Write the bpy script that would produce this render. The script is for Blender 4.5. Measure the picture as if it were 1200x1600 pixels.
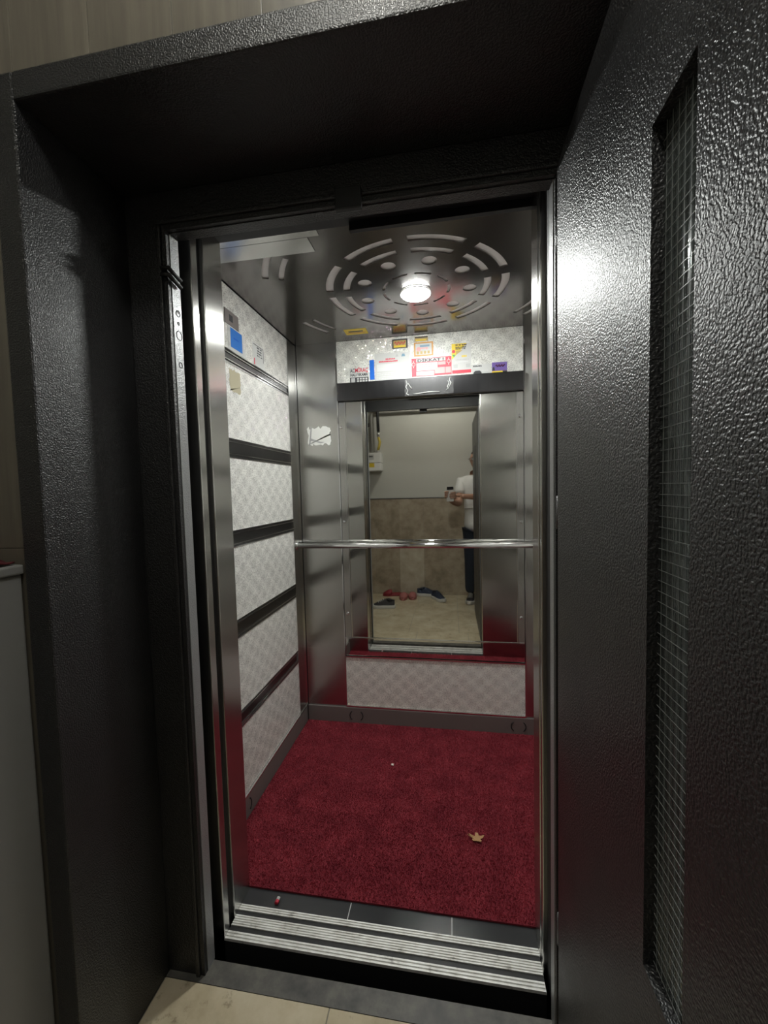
import bpy, bmesh, math, random
import numpy as np
from mathutils import Vector, Matrix
random.seed(7); RNG = np.random.default_rng(7)
for o in list(bpy.data.objects): bpy.data.objects.remove(o)
scene = bpy.context.scene
COL = scene.collection

# ------------------------------------------------------------------ camera
F, YAW, PITCH, ROLL = 635.04, -.1648, -.0559, -.0255
EYE = Vector((0, 0, 1.33))
cy, sy, cp, sp = math.cos(YAW), math.sin(YAW), math.cos(PITCH), math.sin(PITCH)
fwd = Vector((sy*cp, cy*cp, sp)); right = Vector((cy, -sy, 0)); up = right.cross(fwd)
cr, sr = math.cos(ROLL), math.sin(ROLL)
r2 = right*cr + up*sr; u2 = -right*sr + up*cr
cam = bpy.data.cameras.new('camera'); camo = bpy.data.objects.new('camera', cam); COL.objects.link(camo)
m = Matrix.Identity(4)
for i in range(3):
    m[i][0] = r2[i]; m[i][1] = u2[i]; m[i][2] = -fwd[i]; m[i][3] = EYE[i]
camo.matrix_world = m
cam.sensor_fit = 'VERTICAL'; cam.sensor_height = 36; cam.lens = F/1600*36
cam.clip_start = .02; cam.clip_end = 50
scene.camera = camo

# ------------------------------------------------------------------ world, exposure
CAR_LAMP = 330.0       # radiance of the downlight in the lift car
HALL_LAMP = 78.0       # radiance of the globe on the hall ceiling
w = bpy.data.worlds.new('world'); scene.world = w; w.use_nodes = True
w.node_tree.nodes['Background'].inputs[0].default_value = (.5, .5, .55, 1)
w.node_tree.nodes['Background'].inputs[1].default_value = 0.0
vs = scene.view_settings
vs.view_transform = 'Standard'; vs.look = 'None'; vs.gamma = 1; vs.use_curve_mapping = False
vs.exposure = 0.30

# ------------------------------------------------------------------ materials
class NT:
    def __init__(s, name):
        s.m = bpy.data.materials.new(name); s.m.use_nodes = True
        s.t = s.m.node_tree; s.b = s.t.nodes['Principled BSDF']
    def n(s, typ, **kw):
        x = s.t.nodes.new(typ)
        for k, v in kw.items(): setattr(x, k, v)
        return x
    def l(s, a, b): s.t.links.new(a, b)
    def set(s, **kw):
        for k, v in kw.items():
            k = k.replace('_', ' ')
            i = s.b.inputs[k]
            if isinstance(v, tuple) and len(v) == 3 and i.type == 'RGBA': v = (*v, 1)
            i.default_value = v
        return s
    def pos(s): return s.n('ShaderNodeNewGeometry').outputs['Position']
    def mapped(s, scale=(1,1,1), rot=(0,0,0), src=None):
        mp = s.n('ShaderNodeMapping'); mp.inputs['Scale'].default_value = scale; mp.inputs['Rotation'].default_value = rot
        s.l(src or s.pos(), mp.inputs['Vector']); return mp.outputs[0]
    def noise(s, vec, scale, detail=3, rough=.5):
        x = s.n('ShaderNodeTexNoise'); x.inputs['Scale'].default_value = scale
        x.inputs['Detail'].default_value = detail; x.inputs['Roughness'].default_value = rough
        s.l(vec, x.inputs['Vector']); return x.outputs['Fac']
    def ramp(s, fac, stops):
        r = s.n('ShaderNodeValToRGB'); e = r.color_ramp.elements
        while len(e) < len(stops): e.new(.5)
        for el, (p, c) in zip(e, stops): el.position = p; el.color = (*c, 1) if len(c) == 3 else c
        s.l(fac, r.inputs[0]); return r.outputs[0]
    def bump(s, h, strength=.3, dist=.001):
        b = s.n('ShaderNodeBump'); b.inputs['Strength'].default_value = strength; b.inputs['Distance'].default_value = dist
        s.l(h, b.inputs['Height']); s.l(b.outputs[0], s.b.inputs['Normal']); return b
    def mth(s, op, a, b=None):
        x = s.n('ShaderNodeMath', operation=op)
        for i, v in enumerate((a, b)):
            if v is None: continue
            if isinstance(v, (int, float)): x.inputs[i].default_value = v
            else: s.l(v, x.inputs[i])
        return x.outputs[0]
    def mix(s, fac, a, b):
        x = s.n('ShaderNodeMix', data_type='RGBA')
        for sock, v in ((x.inputs[0], fac), (x.inputs[6], a), (x.inputs[7], b)):
            if isinstance(v, (int, float)): sock.default_value = v
            elif isinstance(v, tuple): sock.default_value = (*v, 1)
            else: s.l(v, sock)
        return x.outputs[2]

def plain(name, col, rough=.5, metal=0.0, spec=.5, **kw):
    t = NT(name); t.set(Base_Color=col, Roughness=rough, Metallic=metal); t.b.inputs['Specular IOR Level'].default_value = spec
    t.set(**kw)
    n = t.noise(t.pos(), 60, 2)
    rr = t.n('ShaderNodeMapRange'); rr.inputs[3].default_value = max(0, rough-.04); rr.inputs[4].default_value = min(1, rough+.04)
    t.l(n, rr.inputs[0]); t.l(rr.outputs[0], t.b.inputs['Roughness'])
    return t.m

def hammered(name, col, rough=.3, cell=170, strength=.55, metal=.35, spec=.5):
    t = NT(name); t.set(Base_Color=col, Metallic=metal); t.b.inputs['Specular IOR Level'].default_value = spec
    p = t.pos()
    v = t.noise(p, cell, 1.5, .4)
    h = t.ramp(v, [(.36, (0,0,0)), (.62, (1,1,1))])
    big = t.noise(p, 3.0, 3)
    t.l(t.ramp(big, [(.3, (rough-.06,)*3), (.7, (rough+.08,)*3)]), t.b.inputs['Roughness'])
    t.bump(h, strength, .0011)
    return t.m

def steel(name, col, rough=.27, aniso=.85, smear=.12):
    t = NT(name); t.set(Base_Color=col, Metallic=1.0)
    t.b.inputs['Anisotropic'].default_value = aniso
    g = t.n('ShaderNodeNewGeometry')
    c = t.n('ShaderNodeVectorMath', operation='CROSS_PRODUCT'); t.l(g.outputs['True Normal'], c.inputs[0]); c.inputs[1].default_value = (.0, .02, 1)
    t.l(c.outputs[0], t.b.inputs['Tangent'])
    gr = t.noise(t.mapped((300, 300, 3)), 1, 2)
    sm = t.noise(t.pos(), 7, 4, .6)
    f = t.mth('ADD', t.mth('MULTIPLY', gr, .08), t.mth('MULTIPLY', sm, smear*1.5))
    t.l(t.mth('ADD', f, rough-.04-smear*.75), t.b.inputs['Roughness'])
    wav = t.noise(t.mapped((1.5, 1.5, 2.5)), 1, 1)
    t.bump(wav, .35, .012)
    return t.m

def holo(name, axis):
    """white laminate with a rosette print and flakes of holographic glitter"""
    t = NT(name)
    p = t.pos()
    sx = t.n('ShaderNodeSeparateXYZ'); t.l(p, sx.inputs[0])
    cx = t.n('ShaderNodeCombineXYZ'); t.l(sx.outputs['X' if axis == 'y' else 'Y'], cx.inputs[0]); t.l(sx.outputs['Z'], cx.inputs[1])
    uv = t.mapped((1, 1.15, 1), (0, 0, math.radians(45)), cx.outputs[0])
    v = t.n('ShaderNodeTexVoronoi', voronoi_dimensions='2D', feature='F1'); v.inputs['Scale'].default_value = 1/.064; v.inputs['Randomness'].default_value = 0.0
    t.l(uv, v.inputs['Vector'])
    d = v.outputs['Distance']
    n1 = t.noise(p, 90, 3)
    rings = t.mth('ABSOLUTE', t.mth('SINE', t.mth('MULTIPLY', t.mth('ADD', d, t.mth('MULTIPLY', n1, .18)), 19)))
    disc = t.ramp(d, [(.15, (1,1,1)), (.62, (0,0,0))])
    k = t.mth('MULTIPLY', disc, t.mth('ADD', t.mth('MULTIPLY', rings, .18), .55))
    base = t.mix(k, (.76, .76, .72), (.51, .51, .49))
    # glitter flakes
    fl = t.n('ShaderNodeTexVoronoi', feature='F1'); fl.inputs['Scale'].default_value = 330; t.l(p, fl.inputs['Vector'])
    hs = t.n('ShaderNodeSeparateColor'); t.l(fl.outputs['Color'], hs.inputs[0])
    hue = t.n('ShaderNodeHueSaturation'); t.l(fl.outputs['Color'], hue.inputs['Color']); hue.inputs['Saturation'].default_value = .55; hue.inputs['Value'].default_value = 1.5
    mask = t.ramp(hs.outputs[0], [(.66, (0,0,0)), (.70, (1,1,1))])
    g = t.n('ShaderNodeNewGeometry')
    off = t.n('ShaderNodeVectorMath', operation='SUBTRACT'); t.l(fl.outputs['Color'], off.inputs[0]); off.inputs[1].default_value = (.5, .5, .5)
    sc = t.n('ShaderNodeVectorMath', operation='SCALE'); t.l(off.outputs[0], sc.inputs[0]); sc.inputs['Scale'].default_value = .8
    ad = t.n('ShaderNodeVectorMath', operation='ADD'); t.l(g.outputs['True Normal'], ad.inputs[0]); t.l(sc.outputs[0], ad.inputs[1])
    nm = t.n('ShaderNodeVectorMath', operation='NORMALIZE'); t.l(ad.outputs[0], nm.inputs[0])
    t.l(base, t.b.inputs['Base Color']); t.set(Roughness=.22)
    gl = t.n('ShaderNodeBsdfGlossy'); gl.inputs['Roughness'].default_value = .12
    t.l(hue.outputs[0], gl.inputs['Color']); t.l(nm.outputs[0], gl.inputs['Normal'])
    mx = t.n('ShaderNodeMixShader'); t.l(t.mth('MULTIPLY', mask, .38), mx.inputs[0])
    t.l(t.b.outputs[0], mx.inputs[1]); t.l(gl.outputs[0], mx.inputs[2])
    t.l(mx.outputs[0], t.t.nodes['Material Output'].inputs['Surface'])
    return t.m

def marble(name, a, b, c, scale=9, rough=.25):
    t = NT(name); p = t.pos()
    n = t.noise(p, scale, 7, .62)
    oi = t.n('ShaderNodeObjectInfo')
    n2 = t.noise(p, scale*.35, 3)
    f = t.mth('ADD', t.mth('MULTIPLY', n, .7), t.mth('MULTIPLY', n2, .3))
    colr = t.ramp(f, [(.33, a), (.5, b), (.66, c)])
    if name.startswith('beige'):
        sp_ = t.noise(p, 24, 5, .7); md = t.noise(p, 4, 2)
        dirt = t.ramp(t.mth('ADD', t.mth('MULTIPLY', sp_, .75), t.mth('MULTIPLY', md, .25)), [(.34, (1,1,1)), (.43, (0,0,0))])
        colr = t.mix(t.mth('MULTIPLY', dirt, .7), colr, (.16, .12, .08))
    t.l(colr, t.b.inputs['Base Color']); t.set(Roughness=rough)
    return t.m

def woodtile(name):
    t = NT(name); p = t.pos()
    n = t.noise(t.mapped((38, 38, 2.2)), 1, 6, .65)
    t.l(t.ramp(n, [(.3, (.080, .071, .056)), (.55, (.120, .107, .083)), (.75, (.150, .135, .106))]), t.b.inputs['Base Color'])
    t.set(Roughness=.42); t.bump(n, .2, .002)
    return t.m

def carpetmat(name, a, b):
    t = NT(name); p = t.pos()
    n = t.noise(p, 260, 3, .6); n2 = t.noise(p, 11, 4, .55)
    f = t.mth('ADD', t.mth('MULTIPLY', n, .5), t.mth('MULTIPLY', n2, .5))
    t.l(t.ramp(f, [(.34, a), (.62, b)]), t.b.inputs['Base Color'])
    t.set(Roughness=.95); t.b.inputs['Specular IOR Level'].default_value = .1
    t.b.inputs['Sheen Weight'].default_value = .25
    t.b.inputs['Sheen Tint'].default_value = (.8, .25, .3, 1)
    t.bump(n, .8, .003)
    return t.m

def emit(name, col, s):
    t = NT(name); t.set(Base_Color=(.9,.9,.9)); t.b.inputs['Emission Color'].default_value = (*col, 1); t.b.inputs['Emission Strength'].default_value = s
    return t.m

def dirtyalu(name):
    t = NT(name); p = t.pos()
    n = t.noise(p, 22, 5, .65); m_ = t.noise(t.mapped((30, 8, 30)), 1, 3)
    t.l(t.ramp(t.mth('ADD', t.mth('MULTIPLY', n, .7), t.mth('MULTIPLY', m_, .3)), [(.30, (.22, .21, .195)), (.42, (.74, .73, .70)), (.6, (.90, .90, .88))]), t.b.inputs['Base Color'])
    t.set(Roughness=.42, Metallic=.3); return t.m

M = dict(
    black=hammered('black hammered paint', (.010, .010, .0108), .40, 310, .60, 0.0, .78),
    lit_h=hammered('lit black hammered paint', (.33, .335, .34), .34, 360, .40, .4),  # black frame paint lightened to paint in lamplight on the jamb lips
    steel=steel('brushed stainless steel', (.60, .595, .575), .23, .9, .02),
    ceil=steel('smoked stainless ceiling sheet', (.20, .188, .180), .19, .3, .02),
    polish=steel('polished dark steel strip', (.17, .168, .175), .22, .5, .02),
    chrome=plain('chrome', (.82, .82, .82), .10, 1.0),
    dullsteel=plain('satin skirting steel', (.20, .175, .168), .45, .35),
    mirror=plain('mirror silvering', (.80, .80, .765), .0, 1.0),
    holo_y=holo('holographic laminate back', 'y'), holo_x=holo('holographic laminate side', 'x'),
    carpet=carpetmat('red carpet backing', (.11, .011, .019), (.22, .028, .040)),
    pile=carpetmat('red carpet pile', (.25, .026, .042), (.50, .078, .108)),
    cream=plain('cream wall paint', (.53, .525, .475), .55), white=plain('white plastic', (.80, .80, .77), .4),
    paper=plain('white paper', (.52, .52, .51), .6, 0.0, .15), plexi=plain('milky plastic sheet', (.80, .77, .76), .5),
    marble=marble('brown marble tile', (.24, .19, .135), (.37, .305, .225), (.47, .405, .31)),
    marble_l=marble('pale marble tile', (.37, .315, .24), (.49, .43, .335), (.58, .52, .42)),
    floor=marble('beige marble floor tile', (.37, .305, .20), (.52, .445, .31), (.62, .55, .41), 7, .2),
    grout=plain('grout', (.28, .26, .22), .9), wood=woodtile('wood look wall tile'), tgrout=plain('pale grout', (.21, .20, .17), .9),
    rubber=plain('black rubber', (.010, .010, .011), .55), dark=plain('black void paint', (.006, .006, .007), .7),
    granite=plain('black granite', (.030, .031, .034), .22), alu=dirtyalu('ribbed aluminium'),
    cab=plain('pale grey laminate', (.30, .30, .295), .45), redcloth=plain('dark red cloth', (.10, .012, .016), .9),
    blue=plain('blue film', (.02, .155, .52), .35), bluetape=plain('blue tape', (.015, .13, .56), .4),
    red=plain('red print', (.56, .03, .06), .5), pink=plain('pink print', (.72, .30, .30), .5), ink=plain('black ink', (.03, .03, .035), .5),
    greyink=plain('grey ink', (.42, .42, .42), .5), palegrey=plain('pale grey print', (.60, .60, .60), .5), yellow=plain('yellow print', (.72, .52, .03), .5),
    gold=plain('gold print', (.42, .30, .10), .5), green=plain('green print', (.05, .28, .07), .5), purple=plain('purple print', (.16, .10, .34), .5),
    orange=plain('orange print', (.52, .25, .06), .5), teal=plain('blue grey print', (.16, .27, .36), .5),
    glassy=None, skin=plain('skin', (.42, .23, .155), .5), hair=plain('dark hair', (.018, .014, .012), .6), shirt=plain('white cotton', (.72, .71, .69), .85),
    trousers=plain('dark navy cloth', (.018, .024, .038), .85), navy=plain('navy shoe fabric', (.022, .032, .06), .7), blackshoe=plain('charcoal shoe fabric', (.028, .024, .026), .7),
    sole=plain('white rubber sole', (.60, .59, .56), .6), slipred=plain('dark red rubber', (.26, .022, .032), .5), slippink=plain('dusty pink rubber', (.38, .13, .12), .5),
    phone=plain('phone back', (.62, .60, .56), .25), lens=plain('lens glass', (.01, .01, .012), .08), yhose=plain('yellow gas hose', (.55, .42, .06), .4),
    pipe=plain('grey painted pipe', (.34, .33, .30), .5), brown=plain('dry leaf', (.42, .24, .11), .8), crumb=plain('pale crumb', (.75, .65, .6), .8),
    lamp=emit('downlight diffuser', (.97, 1.0, .96), CAR_LAMP), hall=emit('hall globe', (1.0, .99, .93), HALL_LAMP),
    worn=marble('worn dirty steel with reflected tint', (.035, .034, .034), (.085, .080, .072), (.15, .14, .12), 16, .5),  # worn and dirty; the brownish tint also imitates the hall reflected in it
    peeled=plain('yellowed paper', (.40, .36, .25), .5),
    wire=plain('embedded wire', (.20, .215, .21), .4),
    knuckle=hammered('hinge paint', (.11, .11, .11), .35, 300, .3, .5),
)
def glass(name):
    t = NT(name); t.set(Base_Color=(.80, .90, .88), Roughness=.16, IOR=1.5); t.b.inputs['Transmission Weight'].default_value = .95
    sx = t.n('ShaderNodeSeparateXYZ'); t.l(t.pos(), sx.inputs[0])
    rib = t.mth('SINE', t.mth('MULTIPLY', sx.outputs['Y'], 2*math.pi/.012))
    n = t.noise(t.mapped((1, 300, 14)), 1, 3)
    t.bump(t.mth('ADD', rib, t.mth('MULTIPLY', n, 1.6)), 1.0, .0009)
    return t.m
M['glass'] = glass('ribbed wired glass')
def cleartape(name):
    t = NT(name); t.set(Base_Color=(.9, .9, .9), Roughness=.12); t.b.inputs['Transmission Weight'].default_value = 0
    t.b.inputs['Alpha'].default_value = .09
    t.bump(t.noise(t.pos(), 70, 4, .7), 1.0, .012)
    return t.m
M['tape'] = cleartape('crinkled clear tape')

# ------------------------------------------------------------------ mesh helpers
def link(name, me, mat, parent=None):
    o = bpy.data.objects.new(name, me); COL.objects.link(o)
    if mat is not None and not me.materials: me.materials.append(M[mat] if isinstance(mat, str) else mat)
    if parent is not None: o.parent = parent
    return o
def tag(o, label, cat=None, group=None, kind=None):
    o['label'] = label
    if cat: o['category'] = cat
    if group: o['group'] = group
    if kind: o['kind'] = kind
    return o
def struct(o, label=None):
    o['kind'] = 'structure'
    if label: o['label'] = label
    return o
def empty(name, loc=(0,0,0), rz=0):
    o = bpy.data.objects.new(name, None); COL.objects.link(o); o.location = loc; o.rotation_euler = (0,0,rz); o.empty_display_size = .1
    return o
class B:
    """collects shapes into one mesh"""
    def __init__(s): s.bm = bmesh.new()
    def box(s, x0, x1, y0, y1, z0, z1, bev=0):
        vs = [s.bm.verts.new((x, y, z)) for x in (x0, x1) for y in (y0, y1) for z in (z0, z1)]
        fs = [(0,1,3,2), (4,6,7,5), (0,4,5,1), (2,3,7,6), (0,2,6,4), (1,5,7,3)]
        faces = [s.bm.faces.new([vs[i] for i in f]) for f in fs]
        if bev:
            ed = {e for f in faces for e in f.edges}
            bmesh.ops.bevel(s.bm, geom=list(ed), offset=bev, segments=2, affect='EDGES', profile=.6)
        return s
    def tube(s, pts, r, n=12, cap=True):
        pts = [Vector(p) for p in pts]; rings = []
        rs = r if isinstance(r, (list, tuple)) else [r]*len(pts)
        ref = None
        for i, p in enumerate(pts):
            t = (pts[min(i+1, len(pts)-1)]-pts[max(i-1, 0)]).normalized()
            if ref is None: ref = t.orthogonal().normalized()
            a = (ref - t*ref.dot(t)).normalized(); ref = a; b = t.cross(a)
            rings.append([s.bm.verts.new(p + (a*math.cos(2*math.pi*k/n)+b*math.sin(2*math.pi*k/n))*rs[i]) for k in range(n)])
        for A, C in zip(rings, rings[1:]):
            for k in range(n): 
                f = s.bm.faces.new((A[k], A[(k+1) % n], C[(k+1) % n], C[k])); f.smooth = True
        if cap: s.bm.faces.new(rings[0][::-1]); s.bm.faces.new(rings[-1])
        return s
    def poly(s, outline, thick, fn):
        """outline (u,v) extruded; fn(u,v,d) -> xyz"""
        a = [s.bm.verts.new(fn(u, v, 0)) for u, v in outline]; b = [s.bm.verts.new(fn(u, v, thick)) for u, v in outline]
        n = len(a)
        s.bm.faces.new(a); s.bm.faces.new(b[::-1])
        for i in range(n): s.bm.faces.new((a[i], b[i], b[(i+1) % n], a[(i+1) % n]))
        return s
    def loft(s, rings, cap=True, smooth=True):
        R = [[s.bm.verts.new(p) for p in r] for r in rings]; n = len(R[0])
        for A, C in zip(R, R[1:]):
            for k in range(n):
                f = s.bm.faces.new((A[k], A[(k+1) % n], C[(k+1) % n], C[k])); f.smooth = smooth
        if cap: s.bm.faces.new(R[0][::-1]); s.bm.faces.new(R[-1])
        return s
    def mesh(s, name):
        bmesh.ops.recalc_face_normals(s.bm, faces=s.bm.faces[:])
        me = bpy.data.meshes.new(name); s.bm.to_mesh(me); s.bm.free(); return me
    def to(s, name, mat, parent=None): return link(name, s.mesh(name), mat, parent)
def box(name, mat, x0, x1, y0, y1, z0, z1, parent=None, bev=0):
    return B().box(x0, x1, y0, y1, z0, z1, bev).to(name, mat, parent)
_txt = {}
def text(s, size, mat, parent, loc, face='y', name='lettering', width=None, rot=0, bold=0.0):
    """flat print: lettering as a thin mesh on a wall; face 'y' reads on a wall facing -y, 'x' on a wall facing +x"""
    c = bpy.data.curves.new('t', 'FONT'); c.body = s; c.size = size; c.extrude = .0002; c.resolution_u = 2; c.align_x = 'LEFT'; c.offset = bold
    o = bpy.data.objects.new('t', c); COL.objects.link(o)
    dg = bpy.context.evaluated_depsgraph_get()
    me = bpy.data.meshes.new_from_object(o.evaluated_get(dg)); bpy.data.objects.remove(o); bpy.data.curves.remove(c)
    co = np.zeros(len(me.vertices)*3); me.vertices.foreach_get('co', co); co = co.reshape(-1, 3)
    if width and len(co): co[:, 0] = (co[:, 0]-co[:, 0].min())*width/max(1e-6, np.ptp(co[:, 0]))
    u, v, d = co[:, 0].copy(), co[:, 1].copy(), co[:, 2].copy()
    cr_, sr_ = math.cos(rot), math.sin(rot); u, v = u*cr_-v*sr_, u*sr_+v*cr_
    if face == 'y': P = np.stack([loc[0]+u, loc[1]-d, loc[2]+v], 1)
    else: P = np.stack([loc[0]+d, loc[1]+u, loc[2]+v], 1)
    me.vertices.foreach_set('co', P.ravel()); me.materials.clear(); me.name = name
    return link(name, me, mat, parent)
def curve_plate(name, outer, holes, z0, z1, mat, parent=None):
    """flat plate with cut-outs"""
    c = bpy.data.curves.new(name, 'CURVE'); c.dimensions = '2D'; c.fill_mode = 'BOTH'; c.extrude = (z1-z0)/2
    for pts in [outer]+holes:
        sp_ = c.splines.new('POLY'); sp_.points.add(len(pts)-1); sp_.use_cyclic_u = True
        for p, q in zip(sp_.points, pts): p.co = (q[0], q[1], 0, 1)
    o = bpy.data.objects.new('t', c); COL.objects.link(o)
    dg = bpy.context.evaluated_depsgraph_get()
    me = bpy.data.meshes.new_from_object(o.evaluated_get(dg)); bpy.data.objects.remove(o); bpy.data.curves.remove(c)
    me.transform(Matrix.Translation((0, 0, (z0+z1)/2))); me.materials.clear(); me.name = name
    return link(name, me, mat, parent)

# ================================================================== LIFT CAR
# ---- back wall
wb = struct(box('wall_back', 'dark', -.90, .64, 2.205, 2.24, -.02, 2.20), 'rear wall of the lift car with laminate panels and a steel band')
PANX0, PANX1 = -.606, .372
for x0, x1 in ((-.838, -.612), (.379, .588)):
    box('steel_panel', 'steel', x0, x1, 2.197, 2.205, .095, 2.14, wb, .0015)
for z0, z1 in ((1.912, 2.138), (.103, .383)):
    box('laminate_panel', 'holo_y', PANX0, PANX1, 2.195, 2.205, z0, z1, wb, .001)
for x in (-.609, .3755):
    box('edge_bead', 'chrome', x-.0025, x+.0025, 2.192, 2.205, .092, 2.14, wb)
box('edge_bead', 'chrome', -.606, .372, 2.189, 2.205, .094, .102, wb)
box('edge_bead', 'chrome', -.606, .372, 2.189, 2.205, .384, .391, wb)
bs = B().box(-.606, .372, 2.172, 2.205, 1.815, 1.910, .003); bs.to('steel_band', 'polish', wb)
bb = struct(box('baseboard_back', 'dullsteel', -.838, .588, 2.187, 2.205, .0, .092, None, .002), 'steel skirting along the rear wall of the lift car')
def vents(parent, fn):
    for s in (-1, 1):
        pts = []
        for k in range(9):
            a = math.radians(-62+124*k/8)
            pts.append((s*(.014+.026*math.cos(a))*.95, .03*math.sin(a)))
        bm = B(); bm.tube([fn(u, v) for u, v in pts], .0026, 6); bm.to('vent_slot', 'rubber', parent)
for vx in (-.553, .335): vents(bb, lambda u, v: (vx+u, 2.1865, .046+v*.9))

# ---- side walls
ROWS = [(.098, .385), (.455, .751), (.825, 1.116), (1.182, 1.470), (1.545, 1.838), (1.892, 2.138)]
def side_wall(name, xs, sgn, label):
    """xs = panel face, sgn = +1 when it faces +x"""
    X = lambda a: xs + sgn*a
    def bx(n, mt, a0, a1, y0, y1, z0, z1, par, bev=0):
        return box(n, mt, min(X(a0), X(a1)), max(X(a0), X(a1)), y0, y1, z0, z1, par, bev)
    wl = struct(bx(name, 'dark', -.05, -.008, 1.20, 2.24, -.02, 2.20, None), label)
    for z0, z1 in ROWS: bx('laminate_panel', 'holo_x', -.008, .0, 1.215, 2.085, z0, z1, wl, .001)
    for (a, b), (c, d) in zip(ROWS, ROWS[1:]):
        bx('steel_strip', 'polish', -.008, -.001, 1.205, 2.09, b+.002, c-.002, wl)
        for z in (b+.001, b+.013, c-.013, c-.001): bx('edge_bead', 'chrome', -.004, .003, 1.205, 2.088, z-.0018, z+.0018, wl)
    bx('edge_bead', 'chrome', -.008, .004, 2.086, 2.091, .095, 2.138, wl)
    bx('corner_post', 'steel', -.008, .004, 2.092, 2.20, .095, 2.138, wl)
    bx('edge_bead', 'chrome', .004, .010, 2.188, 2.197, .095, 2.138, wl)
    b = struct(bx('baseboard_left' if sgn > 0 else 'baseboard_right', 'dullsteel', -.008, .008, 1.205, 2.187, 0, .090, None, .002), 'steel skirting along the %s wall of the lift car' % ('left' if sgn > 0 else 'right'))
    bx('edge_bead', 'chrome', -.006, .0095, 1.205, 2.187, .091, .096, b)
    if sgn > 0:
        vents(b, lambda u, v: (X(.0085), 1.47+u, .046+v*.9))
    return wl
wl = side_wall('wall_left', -.85, 1, 'left wall of the lift car with six pale laminate panels')
wr = side_wall('wall_right', .60, -1, 'right wall of the lift car with six pale laminate panels')

# ---- front returns and header
wf = struct(empty('wall_front', (0, 1.1, 0)), 'front of the lift car, steel jambs and header round its doorway')
def wfp(n, mt, x0, x1, y0, y1, z0, z1, bev=0):
    return box(n, mt, x0, x1, y0-1.1, y1-1.1, z0, z1, wf, bev)
for s, xj, xo in ((-1, -.69, -.90), (1, .226, .64)):
    cuts = (1.103, 1.074, 1.045) if s < 0 else (1.122, 1.106, 1.088)
    if s > 0: wfp('jamb_gap_fill', 'rubber', xj+.012, xo, 1.045, 1.088, -.02, 2.20)  # black box added to close the open shaft gap, standing for its darkness
    for n, mt, dx, y0, y1, bev in (('jamb_panel', 'steel', 0, cuts[0], 1.20, .003), ('jamb_gap_fill', 'rubber', .012, cuts[1], cuts[0], 0), ('jamb_strip', 'steel', 0, cuts[2], cuts[1], .003)):
        a = xj+s*dx
        wfp(n, mt, min(a, xo), max(a, xo), y0, y1, -.02, 2.20, bev)
wfp('header_panel', 'rubber', -.69, .226, 1.045, 1.20, 2.10, 2.20)
wfp('header_flap', 'rubber', -.278, .226, 1.185, 1.20, 2.077, 2.10)

# ---- ceiling with the cut-out rosette
CX, CY = -.128, 1.713
def arc(r0, r1, a0, a1, n=14):
    a0, a1 = math.radians(a0), math.radians(a1)
    A = [a0+(a1-a0)*k/n for k in range(n+1)]
    return [(CX+r1*math.cos(a), CY+r1*math.sin(a)) for a in A] + [(CX+r0*math.cos(a), CY+r0*math.sin(a)) for a in A[::-1]]
holes = []
for k in range(9):
    g = -14+40*k
    holes.append(arc(.336, .366, g+4, g+36)); holes.append(arc(.270, .297, g+5, g+35, 12)); holes.append(arc(.128, .139, g+6, g+34, 8))
    a = math.radians(7+40*k)
    holes.append([(CX+.217*math.cos(a)+.028*math.cos(t), CY+.217*math.sin(a)+.028*math.sin(t)) for t in np.linspace(0, 2*math.pi, 21)[:-1]])
for q in (28, 152, 209, -29):
    holes.append(arc(.525, .545, q-8, q+8, 8)); holes.append(arc(.582, .606, q-8, q+8, 8))
ce = struct(curve_plate('ceiling', [(-.842, 1.202), (.592, 1.202), (.592, 2.204), (-.842, 2.204)], holes, 2.139, 2.142, 'ceil'), 'steel ceiling of the lift car with a cut-out rosette round the lamp')
box('diffuser_sheet', 'plexi', -.842, .592, 1.205, 2.20, 2.1445, 2.150, ce)
box('roof_board', 'dark', -.90, .64, 1.045, 2.24, 2.20, 2.22, ce)
box('front_strip', 'steel', -.842, -.40, 1.202, 1.285, 2.1365, 2.1388, ce)  # two paler steel strips along the front left of the ceiling
box('front_strip', 'steel', -.842, -.44, 1.287, 1.365, 2.1365, 2.1388, ce)
lp = tag(empty('ceiling_lamp', (CX-.004, 1.732, 2.138)), 'round lit downlight at the centre of the ceiling rosette', 'lamp')
def ring(r0, r1, z0, z1, n=40):
    b = B(); rr = []
    for r, z in ((r0, z0), (r1, z0), (r1*1.0, z1), (r0, z1), (r0, z0)):
        rr.append([(r*math.cos(2*math.pi*k/n), r*math.sin(2*math.pi*k/n), z) for k in range(n)])
    return b.loft(rr, cap=False, smooth=False)
ring(.0585, .062, -.006, .0).to('trim_ring', 'white', lp)
b = B(); b.tube([(0, 0, -.001), (0, 0, -.009), (0, 0, -.0135), (0, 0, -.0155)], [.058, .058, .053, .040], 36); b.to('diffuser', 'lamp', lp)

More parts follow.
